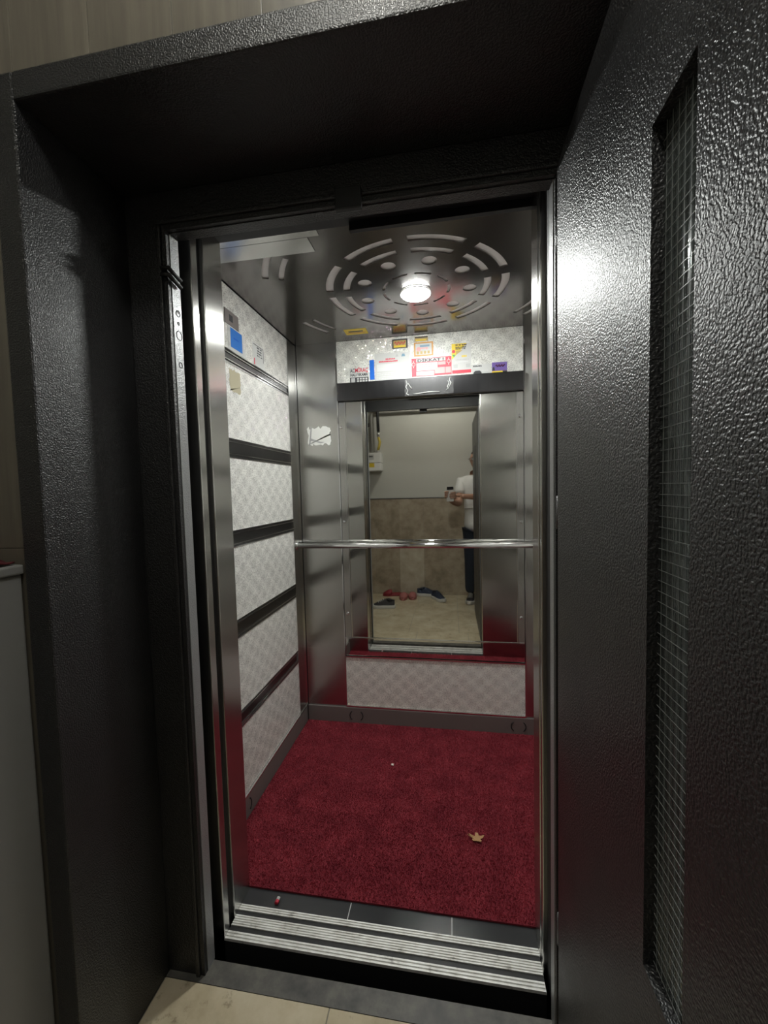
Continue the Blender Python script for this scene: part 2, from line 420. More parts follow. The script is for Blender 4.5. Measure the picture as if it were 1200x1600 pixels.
# ---- car floor, sill, carpet
fc = struct(box('floor_car', 'granite', -.90, .64, 1.146, 2.24, -.03, .0), 'dark stone floor of the lift car along the front of the carpet')
for x in (-.34, -.02): box('floor_joint', 'palegrey', x, x+.0022, 1.146, 1.20, .0, .0004, fc)
si = struct(empty('trim_2', (0, 1.09, 0)), 'ribbed aluminium door sill of the lift car')
def sill_strip(y0, y1, ribs):
    b = B().box(-.69, .226, y0-1.09, y1-1.09, -.004, .001)
    wd = (y1-y0)/(2*ribs+1)
    for k in range(ribs+1):
        b.box(-.689, .225, y0-1.09+2*k*wd, y0-1.09+(2*k+1)*wd, .001, .0045)
    return b.to('sill_strip', 'alu', si)
for y0, y1, n in ((1.127, 1.145, 2), (1.081, 1.112, 4), (1.043, 1.065, 2)): sill_strip(y0, y1, n)
for y0, y1 in ((1.112, 1.127), (1.065, 1.081)): box('sill_groove', 'rubber', -.69, .226, y0-1.09, y1-1.09, -.004, .0008, si)
box('toe_guard', 'dark', -.69, .226, -.045, -.035, -.60, -.003, si)
ca = tag(box('carpet', 'carpet', -.838, .588, 1.203, 2.184, .0005, .006), 'red pile carpet covering the floor of the lift car', 'carpet')
N = 130000
px = RNG.uniform(-.836, .586, N); py = RNG.uniform(1.204, 2.182, N)
ang = RNG.uniform(0, 2*math.pi, N); hh = RNG.uniform(.004, .009, N); ww = RNG.uniform(.0012, .0024, N)
lx = RNG.normal(0, .0022, N); ly = RNG.normal(-.001, .0022, N)
V = np.zeros((N, 3, 3)); dx, dy = np.cos(ang)*ww, np.sin(ang)*ww
V[:, 0] = np.stack([px-dx, py-dy, np.full(N, .005)], 1); V[:, 1] = np.stack([px+dx, py+dy, np.full(N, .005)], 1); V[:, 2] = np.stack([px+lx, py+ly, .005+hh], 1)
me = bpy.data.meshes.new('pile'); me.vertices.add(N*3); me.vertices.foreach_set('co', V.ravel())
me.loops.add(N*3); me.loops.foreach_set('vertex_index', np.arange(N*3)); me.polygons.add(N)
me.polygons.foreach_set('loop_start', np.arange(N)*3); me.update(calc_edges=True); me.validate()
pl = link('pile', me, 'pile', ca); pl['kind'] = 'stuff'

# ---- mirror and handrail
mi = tag(empty('mirror', (0, 2.19, 0)), 'tall wall mirror with a narrow border and screws behind the handrail', 'mirror')
box('mirror_glass', 'mirror', -.566, .336, .008, .014, .498, 1.813, mi)
MB = [(-.606, -.569, .498, 1.813), (.339, .372, .498, 1.813), (-.606, .372, .393, .492)]
for x0, x1, z0, z1 in MB: box('border_strip', 'mirror' if z1 < 1 else 'steel', x0, x1, .0065, .014, z0, z1, mi, .0022)
for x in (-.5675, .3375): box('edge_bead', 'chrome', x-.0025, x+.0025, .003, .014, .495, 1.813, mi)
box('edge_bead', 'chrome', -.606, .372, .002, .014, .4915, .4985, mi)
for x, z in ((-.592, 1.676), (-.590, 1.155), (.354, 1.688), (.357, 1.143), (.354, .634), (-.589, .634)):
    b = B(); b.tube([(x, .0065, z), (x, .002, z), (x, .0005, z)], [.0085, .0085, .005], 14); b.to('screw', 'chrome', mi)
hr = tag(empty('handrail', (0, 2.13, 1.030)), 'chrome handrail tube across the rear wall in front of the mirror', 'handrail')
b = B(); b.tube([(-.846, 0, 0), (.592, 0, 0)], .0155, 20); b.to('tube', 'chrome', hr)
for x0, x1 in ((-.847, -.838), (.586, .595)):
    b = B(); b.tube([(x0, 0, 0), (x1, 0, 0)], .026, 20); b.to('end_flange', 'chrome', hr)
for x in (-.55, .31):
    b = B(); b.tube([(x, 0, 0), (x, .066, 0)], .007, 12); b.to('bracket', 'chrome', hr)

# ================================================================== STICKERS IN THE CAR
def rect(name, mt, x0, x1, z0, z1, par, y=2.1935, th=.0006, face='y'):
    if face == 'y': return box(name, mt, x0, x1, y-th, y, z0, z1, par)
    return box(name, mt, y, y+th, x0, x1, z0, z1, par)
def words_row(par, x0, x1, z, h, mt, y, face='y', seed=0, n=None):
    """unreadable small print: a row of letter-sized dashes joined into one piece of print"""
    rr = random.Random(seed+int(z*9999)+int(x0*999)); b = B(); x = x0
    while x < x1:
        wd = h*rr.choice((.45, .55, .7, .9)); 
        if rr.random() < .16: x += h*.6; continue
        hh_ = h*rr.choice((1, 1, .75))
        if x+wd > x1: break
        if face == 'y': b.box(x, x+wd*.8, y-.0004, y, z, z+hh_)
        else: b.box(y, y+.0004, x, x+wd*.8, z, z+hh_)
        x += wd
    return b.to('small_print', mt, par)
Y0 = 2.1945; YP = Y0-.0008
def sticker(mt, x0, x1, z0, z1, label, y=Y0, face='y', name='sticker', cat='sticker', par=None):
    o = rect(name, mt, x0, x1, z0, z1, par, y, .0008, face)
    return tag(o, label, cat)
s = sticker('paper', -.534, -.430, 1.911, 1.992, 'white carpet washing sticker with red and black lettering, left end above the band')
text('AC', .030, 'ink', s, (-.532, YP, 1.967), width=.026, bold=.0006); text('MİRAÇ', .030, 'red', s, (-.504, YP, 1.967), width=.072, bold=.0006)
text('HALI YIKAMA', .020, 'ink', s, (-.531, YP, 1.947), width=.097, bold=.0006)
k_ = rect('phone_bar', 'ink', -.533, -.431, 1.912, 1.940, s, YP)
for i in range(4):
    for j in range(2): rect('bar_mark', 'paper', -.495+i*.0155, -.4835+i*.0155, 1.915+j*.012, 1.9235+j*.012, k_, YP-.0006, .0003)
rect('bar_mark', 'greyink', -.528, -.505, 1.915, 1.937, k_, YP-.0006, .0003)
sticker('bluetape', -.423, -.398, 1.922, 2.027, 'blue strip stuck upright beside the carpet washing sticker', name='blue_strip')
s = sticker('paper', -.394, -.205, 1.913, 2.056, 'large white inspection notice with red heading and grey text block')
for x0, x1, z, mt in ((-.335, -.275, 2.021, 'red'), (-.372, -.262, 2.009, 'red')): words_row(s, x0, x1, z, .0075, mt, YP)
rect('text_block', 'palegrey', -.383, -.213, 1.963, 2.000, s, YP)
for z in (1.951, 1.942, 1.931, 1.922): words_row(s, -.383, -.225, z, .004, 'palegrey', YP)
b = B().poly([(-.283, 2.033), (-.264, 2.033), (-.268, 2.042), (-.2735, 2.050), (-.279, 2.042)], .0004, lambda u, v, d: (u, YP-d, v)); b.to('emblem', 'greyink', s)
b = B().poly([(-.250, 2.033), (-.229, 2.033), (-.233, 2.047), (-.246, 2.047)], .0004, lambda u, v, d: (u, YP-d, v)); b.to('emblem', 'teal', s)
s = sticker('ink', -.298, -.215, 2.076, 2.125, 'small dark framed sticker with gold and red scrawl, under the ceiling')
rect('print_field', 'gold', -.291, -.223, 2.080, 2.117, s, YP)
rect('print_band', 'yellow', -.288, -.227, 2.0815, 2.091, s, YP-.0007)
b = B(); b.tube([(-.285+.056*k/12, YP-.001, 2.102+.009*math.sin(k*1.7)) for k in range(13)], .0022, 6); b.to('scrawl', 'red', s)
s = sticker('gold', -.178, -.108, 2.103, 2.1285, 'narrow yellow sticker just above the orange framed key sticker')
rect('print_band', 'ink', -.177, -.109, 2.1205, 2.127, s, YP); rect('print_band', 'yellow', -.170, -.118, 2.106, 2.113, s, YP)
s = sticker('orange', -.182, -.081, 2.0255, 2.0985, 'orange framed sticker showing a pink headed key, above the red notice')
f_ = rect('print_field', 'paper', -.174, -.089, 2.033, 2.091, s, YP)
b = B(); b.tube([(-.157, YP-.0006, 2.062), (-.157, YP-.0014, 2.062)], .012, 16); b.to('key_head', 'pink', s)
b = B().box(-.147, -.108, YP-.0012, YP-.0006, 2.0635, 2.0695); b.box(-.118, -.114, YP-.0012, YP-.0006, 2.058, 2.0635); b.box(-.111, -.108, YP-.0012, YP-.0006, 2.058, 2.0635); b.to('key_blade', 'pink', s)
rect('print_band', 'teal', -.150, -.100, 2.073, 2.083, s, YP-.0007); 
for i in range(4): rect('print_band', 'gold', -.168+i*.019, -.156+i*.019, 2.037, 2.052, s, YP-.0007)
s = sticker('red', -.196, .0125, 1.922, 2.016, 'red warning notice with white ring symbols and a bold heading')
h_ = rect('heading_box', 'paper', -.171, -.018, 1.995, 2.012, s, YP)
text('DİKKAT !', .020, 'ink', h_, (-.165, YP-.0006, 1.9965), width=.138, bold=.0008)
for x, z, q in ((-.186, 1.985, 1), (-.002, 1.990, -1)):
    b = B(); b.tube([(x+.0085*math.cos(a), YP-.0005, z+.0085*math.sin(a)) for a in np.linspace(0, 2*math.pi, 17)], .0018, 6, False)
    b.box(x-.002, x+.002, YP-.001, YP, z+.009, z+.018); b.box(x-.002, x+.002, YP-.001, YP, z-.018, z-.009); b.to('ring_symbol', 'paper', s)
rect('text_block', 'paper', -.171, -.060, 1.950, 1.991, s, YP); rect('text_block', 'pink', -.058, -.018, 1.975, 1.991, s, YP)
rect('text_block', 'pink', -.075, -.022, 1.931, 1.962, s, YP-.0007); rect('text_block', 'pink', -.019, .009, 1.931, 1.962, s, YP)
rect('text_block', 'paper', -.172, -.078, 1.925, 1.947, s, YP)
for z in (1.979, 1.968, 1.957, 1.938, 1.929): words_row(s, -.167, -.082, z, .005, 'pink', YP-.0007)
s = sticker('paper', .014, .113, 1.923, 2.077, 'white service sticker with yellow triangle and red strip, beside the red notice')
b = B().poly([(.014, 2.075), (.014, 1.994), (.092, 2.075)], .0005, lambda u, v, d: (u, YP-d, v)); b.to('yellow_triangle', 'yellow', s)
b = B(); b.tube([(.024, YP-.0005, 2.036), (.024, YP-.0013, 2.036)], .0085, 14); b.to('round_mark', 'red', s)
b = B().poly([(.016, 2.020), (.034, 2.020), (.025, 2.006)], .0005, lambda u, v, d: (u, YP-.0006-d, v)); b.to('green_mark', 'green', s)
for z, x1 in ((2.064, .092), (2.053, .092), (2.045, .086)): words_row(s, .034, x1, z, .007, 'ink', YP-.0007)
b = B().poly([(.036, 2.040), (.070, 2.040), (.036, 2.018)], .0005, lambda u, v, d: (u, YP-.0006-d, v)); b.to('brown_mark', 'gold', s)
words_row(s, .065, .098, 2.005, .009, 'yellow', YP); words_row(s, .030, .105, 1.990, .006, 'greyink', YP); words_row(s, .030, .100, 1.980, .004, 'palegrey', YP)
for x in (.022, .086): rect('picture_mark', 'greyink', x, x+.022, 1.951, 1.970, s, YP)
rect('red_strip', 'red', .015, .112, 1.924, 1.940, s, YP)
s = sticker('paper', .117, .213, 1.9115, 1.962, 'plain white sticker with a dark car outline at its corner, beside the purple one')
words_row(s, .122, .170, 1.950, .007, 'ink', YP); words_row(s, .122, .16, 1.942, .004, 'palegrey', YP); words_row(s, .165, .20, 1.927, .004, 'palegrey', YP)
b = B().poly([(.122, 1.913), (.166, 1.913), (.164, 1.922), (.156, 1.930), (.133, 1.930), (.125, 1.922)], .0005, lambda u, v, d: (u, YP-d, v)); b.to('car_outline', 'ink', s)
s = sticker('purple', .217, .292, 1.911, 1.966, 'purple sticker with a scrawl and a yellow foot, right end above the band')
rect('yellow_strip', 'yellow', .217, .292, 1.9112, 1.922, s, YP); rect('print_band', 'ink', .270, .292, 1.9112, 1.9215, s, YP-.0007)
b = B(); b.tube([(.235+.045*k/10, YP-.001, 1.948+.007*math.sin(k*2.1)) for k in range(11)], .002, 6); b.to('scrawl', 'redcloth', s)
b = B().poly([(.219, 1.925), (.232, 1.925), (.228, 1.944), (.221, 1.940)], .0005, lambda u, v, d: (u, YP-.0002-d, v)); b.to('figure_mark', 'ink', s)
# sticker on the ceiling
s = tag(box('sticker', 'yellow', -.525, -.410, 2.045, 2.115, 2.1378, 2.1388), 'yellow sticker stuck flat on the steel ceiling', 'sticker')
box('print_band', 'ink', -.505, -.430, 2.068, 2.080, 2.1372, 2.1378, s); box('print_band', 'orange', -.515, -.42, 2.088, 2.095, 2.1372, 2.1378, s)
# torn residue
rr = random.Random(3)
out = []
for k in range(44):
    t = k/44*4; e = int(t); f = t-e
    u, v = [(f, 0), (1, f), (1-f, 1), (0, 1-f)][e]
    out.append((-.785+.128*u+rr.uniform(-.007, .007), 1.588+.092*v+rr.uniform(-.009, .009)))
b = B().poly(out, .0006, lambda u, v, d: (u, 2.1965-d, v))
s = tag(b.to('sticker_residue', 'white', None), 'torn white sticker residue on the steel panel beside the mirror', 'sticker residue')
b = B().poly([(-.768, 1.685), (-.760, 1.685), (-.772, 1.59), (-.781, 1.59)], .0003, lambda u, v, d: (u, 2.1958-d, v)); b.to('scraped_line', 'greyink', s)
b = B().poly([(-.771, 1.625), (-.715, 1.603), (-.690, 1.600), (-.712, 1.594), (-.772, 1.612)], .0003, lambda u, v, d: (u, 2.1958-d, v)); b.to('scraped_line', 'greyink', s)
# clear tape
n = 26; bm = B()
rows_ = []
for i in range(n+1):
    row = []
    for j in range(9):
        edge = (abs(i-n/2) > n/2-3)
        row.append(bm.bm.verts.new((-.232+.25*i/n+rr.uniform(-.003, .003), 2.1705-(rr.uniform(.0005, .006) if edge else rr.uniform(0, .0008)), 1.818+.088*j/8)))
    rows_.append(row)
for i in range(n):
    for j in range(8): bm.bm.faces.new((rows_[i][j], rows_[i+1][j], rows_[i+1][j+1], rows_[i][j+1]))
tp_ = bm.to('clear_tape', 'tape', None); tag(tp_, 'patch of crinkled clear tape across the steel band over the mirror', 'tape')
for x0, z0, pts in ((-.225, 1.90, [(0, 0), (.006, -.02), (-.002, -.035), (.008, -.055), (.0, -.07), (.012, -.078)]), (-.215, 1.885, [(0, 0), (.010, -.018), (.018, -.03)]), (.004, 1.902, [(0, 0), (-.004, -.015), (.004, -.03), (-.006, -.05), (-.022, -.068)]), (-.008, 1.885, [(0, 0), (.006, -.014), (-.002, -.03), (.004, -.045)]), (-.19, 1.826, [(0, 0), (.04, .002), (.08, .006), (.14, .004)])):
    b = B(); b.tube([(x0+u, 2.168-.0015*(k % 2), z0+v) for k, (u, v) in enumerate(pts)], [.0012+.0018*((k*7) % 3)/2 for k in range(len(pts))], 6); b.to('crease', 'paper', tp_)
# left wall
XL = -.8499
s = tag(rect('notice_sheet', 'paper', 1.503, 1.640, 1.896, 1.987, None, XL, .001, 'x'), 'white sheet with a blue field on the left wall, above the top strip', 'notice')
rect('blue_field', 'blue', 1.522, 1.612, 1.908, 1.984, s, XL+.001, .0006, 'x')
for z in (1.972, 1.915): rect('print_mark', 'greyink', 1.507, 1.517, z-.006, z+.006, s, XL+.001, .0005, 'x')
for z in (1.95, 1.942, 1.934): words_row(s, 1.617, 1.636, z, .004, 'palegrey', XL+.001, 'x')
words_row(s, 1.545, 1.590, 1.945, .006, 'bluetape', XL+.0016, 'x')
s = tag(rect('metal_plate', 'dullsteel', 1.484, 1.586, 1.990, 2.045, None, XL, .003, 'x'), 'small grey plate with a dark square over the blue notice', 'plate')
rect('dark_square', 'ink', 1.515, 1.540, 2.005, 2.030, s, XL+.003, .001, 'x')
s = tag(rect('notice_sheet', 'paper', 1.705, 1.815, 1.893, 1.995, None, XL, .0008, 'x'), 'small white notice with thin black frame lines on the left wall', 'notice')
rect('frame_line', 'ink', 1.712, 1.808, 1.985, 1.988, s, XL+.0008, .0004, 'x'); rect('frame_line', 'ink', 1.805, 1.808, 1.925, 1.985, s, XL+.0008, .0004, 'x')
for z in (1.975, 1.963, 1.952, 1.941): words_row(s, 1.745, 1.795, z, .006, 'ink', XL+.0008, 'x')
rect('red_mark', 'red', 1.714, 1.722, 1.897, 1.925, s, XL+.0008, .0004, 'x')

rr = random.Random(9); out = []
for k in range(36):
    t = k/36*4; e = int(t); f = t-e
    u, v = [(f, 0), (1, f), (1-f, 1), (0, 1-f)][e]
    out.append((1.502+.085*u+rr.uniform(-.006, .006), 1.735+.085*v+rr.uniform(-.006, .006)))
b = B().poly(out, .0005, lambda u, v, d: (XL+d, u, v))
tag(b.to('sticker_residue', 'peeled'), 'yellowed peeled sticker patch on the left wall just below the top steel strip', 'sticker residue')
# ---- litter
def crumple(name, mat, loc, r, label, seed, flat=.35, cat='litter'):
    q = random.Random(seed); bm = bmesh.new(); bmesh.ops.create_icosphere(bm, subdivisions=2, radius=r)
    for v in bm.verts:
        v.co *= q.uniform(.65, 1.2); v.co.z = max(v.co.z*flat, -r*flat*.5)
    me = bpy.data.meshes.new(name); bm.to_mesh(me); bm.free()
    o = link(name, me, mat); o.location = (loc[0], loc[1], loc[2]+r*flat*.5); return tag(o, label, cat)
def leaf(loc):
    q = random.Random(5); b = B(); out = []
    for k in range(18):
        a = 2*math.pi*k/18; r = .022*(1+.35*math.sin(5*a)+q.uniform(-.1, .1)); out.append((r*math.cos(a), r*math.sin(a)*.75))
    b.poly(out, .0016, lambda u, v, d: (u, v, d+.010*(u*u+v*v)/.0005*.6))
    o = b.to('leaf_scrap', 'brown'); o.location = loc; tag(o, 'crumpled brown scrap lying on the red carpet', 'scrap')
    st = B(); st.tube([(-.02, 0, .004), (-.03, .006, .007), (-.036, .008, .006)], .0012, 6); st.to('stalk', 'brown', o)
leaf((.074, 1.485, .012))
crumple('crumb', 'crumb', (-.299, 1.852, .011), .007, 'tiny pale crumb near the middle of the red carpet', 2, .5, 'crumb')
wr_ = empty('sweet_wrapper', (-.578, 1.172, .0)); tag(wr_, 'small red and white wrapper on the dark stone beside the sill', 'wrapper')
b = B().loft([[(.006*math.cos(t), y, .005+.004*math.sin(t)) for t in np.linspace(0, 2*math.pi, 9)[:-1]] for y in (-.010, 0, .008)]); b.to('wrapper_body', 'paper', wr_)
b = B().loft([[(.0066*math.cos(t), y, .0055+.0045*math.sin(t)) for t in np.linspace(0, 2*math.pi, 9)[:-1]] for y in (-.012, -.002)]); b.to('red_end', 'red', wr_)

# ================================================================== LANDING DOOR FRAME
tf = struct(empty('trim_1', (0, .95, 0)), 'black hammered steel frame of the landing doorway')
def tp(n, mt, x0, x1, y0, y1, z0, z1, bev=0): return box(n, mt, x0, x1, y0-.95, y1-.95, z0, z1, tf, bev)
tp('frame_reveal', 'black', -.853, -.80, .684, .95, 0, 2.129, .004)
tp('frame_reveal', 'black', .34, .393, .684, .95, 0, 2.129, .004)
tp('frame_soffit', 'black', -.80, .34, .684, .95, 2.079, 2.129, .004)
tp('frame_jamb', 'black', -.853, -.692, .95, .990, 0, 2.129)
tp('frame_jamb', 'black', .228, .393, .95, .990, 0, 2.129)
tp('frame_header', 'black', -.692, .228, .95, .990, 1.988, 2.129)
tp('jamb_lip', 'lit_h', -.692, -.690, .962, .994, .0, 1.986)
tp('jamb_lip', 'lit_h', .226, .228, .962, .994, .0, 1.986)
tp('header_lip', 'black', -.690, .226, .962, .994, 1.986, 1.988)
for x0, x1 in ((-.716, -.704), (.240, .252)): tp('jamb_bead', 'black', x0, x1, .943, .95, 0, 2.0, .003)
tp('header_bead', 'black', -.716, .252, .943, .95, 2.000, 2.012, .003)
tp('threshold', 'worn', -.80, .34, .934, .990, -.03, .0)
b = B()
for dz in (0, -.017):
    b.tube([(-.702, -.012, 1.893+dz), (-.684, -.008, 1.893+dz), (-.681, .035, 1.880+dz)], .0055, 8)
b.to('latch_bar', 'rubber', tf)
for z, r, mt in ((1.797, .0075, 'rubber'), (1.772, .005, 'rubber'), (1.741, .011, 'rubber'), (1.666, .0065, 'rubber'), (1.80, .003, 'rubber')):
    y = .030; b = B()
    if r == .005: b.tube([(-.690, y, z), (-.6893, y, z)], r, 14)
    else: b.tube([(-.6897, y+r*math.cos(a), z+r*math.sin(a)) for a in np.linspace(0, 2*math.pi, 19)], .0009, 6, False)
    b.to('stamped_ring', mt, tf)
tag(box('magnet_block', 'rubber', -.250, -.189, .928, .9425, 1.964, 2.011, None, .002), 'small black block fixed to the middle of the door frame header', 'door contact')

# ================================================================== LANDING DOOR LEAF (open)
dr = empty('door_1', (.225, .92, .03)); struct(dr, 'open black hammered steel landing door with a narrow wired glass slot'); 
def dp(n, mt, x0, x1, y0, y1, z0, z1, bev=0): return box(n, mt, x0-.225, x1-.225, y0-.92, y1-.92, z0-.03, z1-.03, dr, bev)
GX0, GX1, GY0, GY1, GZ0, GZ1 = .225, .265, .430, .515, .735, 1.722
b = B()
for y0, y1, z0, z1 in ((GY1, .92, .03, 1.985), (.055, GY0, .03, 1.985), (GY0, GY1, .03, GZ0), (GY0, GY1, GZ1, 1.985)):
    b.box(0, .04, y0-.92, y1-.92, z0-.03, z1-.03)
bmesh.ops.remove_doubles(b.bm, verts=b.bm.verts[:], dist=1e-5)
b.to('leaf_panel', 'black', dr)
dp('glass_pane', 'glass', .238, .245, GY0, GY1, GZ0, GZ1)
b = B()
for k in range(7):
    y = GY0+.0065+k*.012; b.box(.0122, .0127, y-.92-.0003, y-.92+.0003, GZ0-.03, GZ1-.03)
for k in range(int((GZ1-GZ0)/.0125)):
    z = GZ0+.006+k*.0125; b.box(.0117, .0122, GY0-.92, GY1-.92, z-.03-.0003, z-.03+.0003)
o = b.to('wire_mesh', 'wire', dr); o['kind'] = 'stuff'
dp('dark_behind_glass', 'ink', .2555, .2575, GY0, GY1, GZ0, GZ1)  # black sheet added to stand for the dark hall behind the pane
for zc in (1.27, 1.855, .30):
    b = B(); b.tube([(.010, .017, zc-.03-.036), (.010, .017, zc-.03+.036)], .009, 14); b.box(.004, .016, -.002, .014, zc-.066, zc-.03+.036); b.to('hinge', 'knuckle', dr)
dr['label'] = 'open black hammered steel landing door with a narrow wired glass slot'

# ================================================================== HALL
HX0, HX1, HY0, HYF, HZ = -2.0, 1.7, -.65, .705, 2.82
fl = struct(box('floor', 'grout', HX0, HX1, HY0-.05, .934, -.06, -.0035), 'beige tiled floor of the hall in front of the lift')
def tiles(parent, xs, ys, mk, mats, gap=.0015, name='tile'):
    for x0, x1 in zip(xs, xs[1:]):
        for y0, y1 in zip(ys, ys[1:]):
            mk(name, random.choice(mats), x0+gap, x1-gap, y0+gap, y1-gap, parent)
T = .46
tiles(fl, [HX0]+[round(-1.79+T*k, 3) for k in range(8)]+[HX1], [HY0, -.22, .24, .684], lambda n, mt, a, b_, c, d, p: box(n, mt, a, b_, c, d, -.012, 0, p, .001), ['floor'])
tiles(fl, [-.80, -.33, .13, .34], [.684, .934], lambda n, mt, a, b_, c, d, p: box(n, mt, a, b_, c, d, -.012, 0, p, .001), ['floor'])
# landing wall round the frame, wood look tiles
wn = struct(empty('wall_landing', (0, .72, 0)), 'brown wood look tiled wall round the black door frame')
def wt(x0, x1, z0, z1):
    o = box('tile', 'wood', x0+.001, x1-.001, .70-.72, .708-.72, z0+.001, z1-.001, wn, .0008)
box('tile_bed', 'tgrout', HX0, -.853, .7025-.72, .03, 0, HZ, wn); box('tile_bed', 'tgrout', .393, HX1, .7025-.72, .03, 0, HZ, wn); box('tile_bed', 'tgrout', -.853, .393, .7025-.72, .03, 2.129, HZ, wn)
xs = [-.815+.17*k for k in range(-7, 15)]; zr = [0, .027, 1.227, 2.427, HZ]
for x0, x1 in zip(xs, xs[1:]):
    for z0, z1 in zip(zr[1:], zr[2:]):
        a, b_, c, d = max(x0, HX0), min(x1, HX1), z0, z1
        if b_ <= -.853 or a >= .393: wt(a, b_, c, d)
        else:
            if a < -.853 < b_:
                if c < 2.129: wt(a, -.853, c, min(d, 2.129) if d > 2.129 else d)
            if b_ > .393 > a:
                if c < 2.129: wt(.393, b_, c, min(d, 2.129) if d > 2.129 else d)
            if d > 2.129: wt(a, b_, max(c, 2.129), d)
# rear wall of the hall
wre = struct(box('wall_rear', 'cream', HX0, HX1, HY0-.06, HY0-.012, 0, HZ), 'rear hall wall, cream paint above a brown marble dado, seen in the mirror')
box('painted_face', 'cream', HX0, HX1, HY0-.012, HY0-.006, 1.215, HZ, wre); box('grout_bed', 'grout', HX0, HX1, HY0-.012, HY0-.002, 0, 1.206, wre)
txs = [-2.0]+[round(-1.87+.305*k, 3) for k in range(12)]+[1.7]
for x0, x1 in zip(txs, txs[1:]):
    for z0, z1 in ((0, .60), (.60, 1.206)):
        mt = 'marble_l' if (abs(x0+.65) < .02 and z0 == 0) else 'marble'
        box('tile', mt, x0+.001, x1-.001, HY0-.008, HY0, z0+.001, z1-.001, wre, .0008)
box('dado_cap', 'ink', HX0, HX1, HY0-.012, HY0+.004, 1.206, 1.215, wre)
struct(box('wall_hall_left', 'cream', HX0-.05, HX0, HY0-.06, .75, 0, HZ), 'plain cream wall closing the hall on one side')
struct(box('wall_hall_right', 'cream', HX1, HX1+.05, HY0-.06, .75, 0, HZ), 'plain cream wall closing the hall beyond the door leaf')
struct(box('ceiling_hall', 'cream', HX0, HX1, HY0-.06, .75, HZ, HZ+.05), 'plain cream ceiling of the hall')
hl = tag(empty('hall_lamp', (-.16, .10, HZ)), 'round globe lamp on the hall ceiling in front of the lift', 'lamp')
b = B(); b.tube([(0, 0, 0), (0, 0, -.03)], .055, 24); b.to('lamp_base', 'white', hl)
bm = bmesh.new(); bmesh.ops.create_uvsphere(bm, u_segments=28, v_segments=16, radius=.08)
for v in bm.verts: v.co.z -= .095
for f in bm.faces: f.smooth = True
me = bpy.data.meshes.new('globe'); bm.to_mesh(me); bm.free(); link('globe', me, 'hall', hl)

# gas meter and pipes
gm = tag(empty('gas_meter', (-.97, HY0, 1.66)), 'white gas meter box with a yellow tag and pipes on the rear wall', 'gas meter')
box('meter_case', 'white', -.14, .135, .012, .17, -.105, .115, gm, .008)
box('case_seam', 'ink', -.141, .136, .0115, .1706, -.008, -.003, gm)
box('label_plate', 'paper', -.13, .05, .17, .1708, .03, .095, gm); box('label_print', 'ink', -.11, .04, .1708, .1713, .062, .078, gm); box('yellow_label', 'yellow', -.12, .055, .17, .1708, -.06, -.010, gm)
for x in (-.09, .09):
    b = B(); b.tube([(x, .085, .115), (x, .085, .150)], .026, 14); b.to('pipe_union', 'pipe', gm)
b = B(); b.tube([(-.09, .085, .15), (-.09, .085, .30), (-.092, .083, .62), (-.092, .07, 1.155)], .016, 12); b.to('inlet_pipe', 'rubber', gm)
b = B(); b.tube([(.09, .085, .15), (.105, .085, .20), (.115, .085, .25), (.10, .085, .31)], .016, 12); b.to('yellow_hose', 'yhose', gm)
b = B(); b.tube([(.10, .085, .31), (.10, .085, .37)], .02, 12); b.to('hose_union', 'chrome', gm)
b = B(); b.tube([(.10, .085, .37), (.095, .085, .55), (.085, .08, 1.155)], .018, 12); b.to('outlet_pipe', 'rubber', gm)
b = B(); b.tube([(0, .03, .02), (0.0, .03, .50), (.01, .03, .545), (.04, .03, .565), (.10, .03, .57), (1.7, .03, .575)], .020, 12)
pp = tag(b.to('wall_pipe', 'pipe', None), 'grey painted pipe bent along the top of the rear wall above the meter', 'pipe'); pp.location = (-.965, HY0, 1.71)
box('pipe_clip', 'chrome', -.115, -.07, .0, .105, .50, .515, gm)

# ---- cabinet by the frame
cb = tag(empty('shoe_cabinet', (-1.12, .50, 0)), 'pale grey cabinet beside the door frame with a red cloth on it', 'cabinet')
box('carcass', 'cab', -.245, .245, -.195, .195, .03, 1.175, cb, .004); box('cabinet_top', 'cab', -.25, .25, -.198, .197, 1.175, 1.195, cb, .004); box('plinth', 'cab', -.23, .23, -.17, .18, 0, .03, cb)
for k in range(3):
    d_ = box('cabinet_door', 'cab', -.235, .235, -.213, -.1955, .05+.375*k, .415+.375*k, cb, .003)
    box('door_knob', 'chrome', -.015, .015, -.235, -.213, .36+.375*k, .385+.375*k, d_, .004)
bm = bmesh.new(); bmesh.ops.create_grid(bm, x_segments=26, y_segments=20, size=1)
q = random.Random(11)
for v in bm.verts:
    x, y = v.co.x, v.co.y
    v.co = Vector((x*.13, y*.10, .006+.020*max(0, 1-x*x*.9-y*y*.6)+.006*math.sin(9*x+3*y)*math.cos(7*y)+q.uniform(0, .002)))
    v.co.z = max(v.co.z, .0015)
me = bpy.data.meshes.new('cloth'); bm.to_mesh(me); bm.free()
for p in me.polygons: p.use_smooth = True
o = link('folded_cloth', me, 'redcloth'); o.location = (-1.01, .588, 1.195); sm = o.modifiers.new('thickness', 'SOLIDIFY'); sm.thickness = .003; sm.offset = 1
tag(o, 'crumpled dark red cloth lying on top of the grey cabinet', 'cloth')

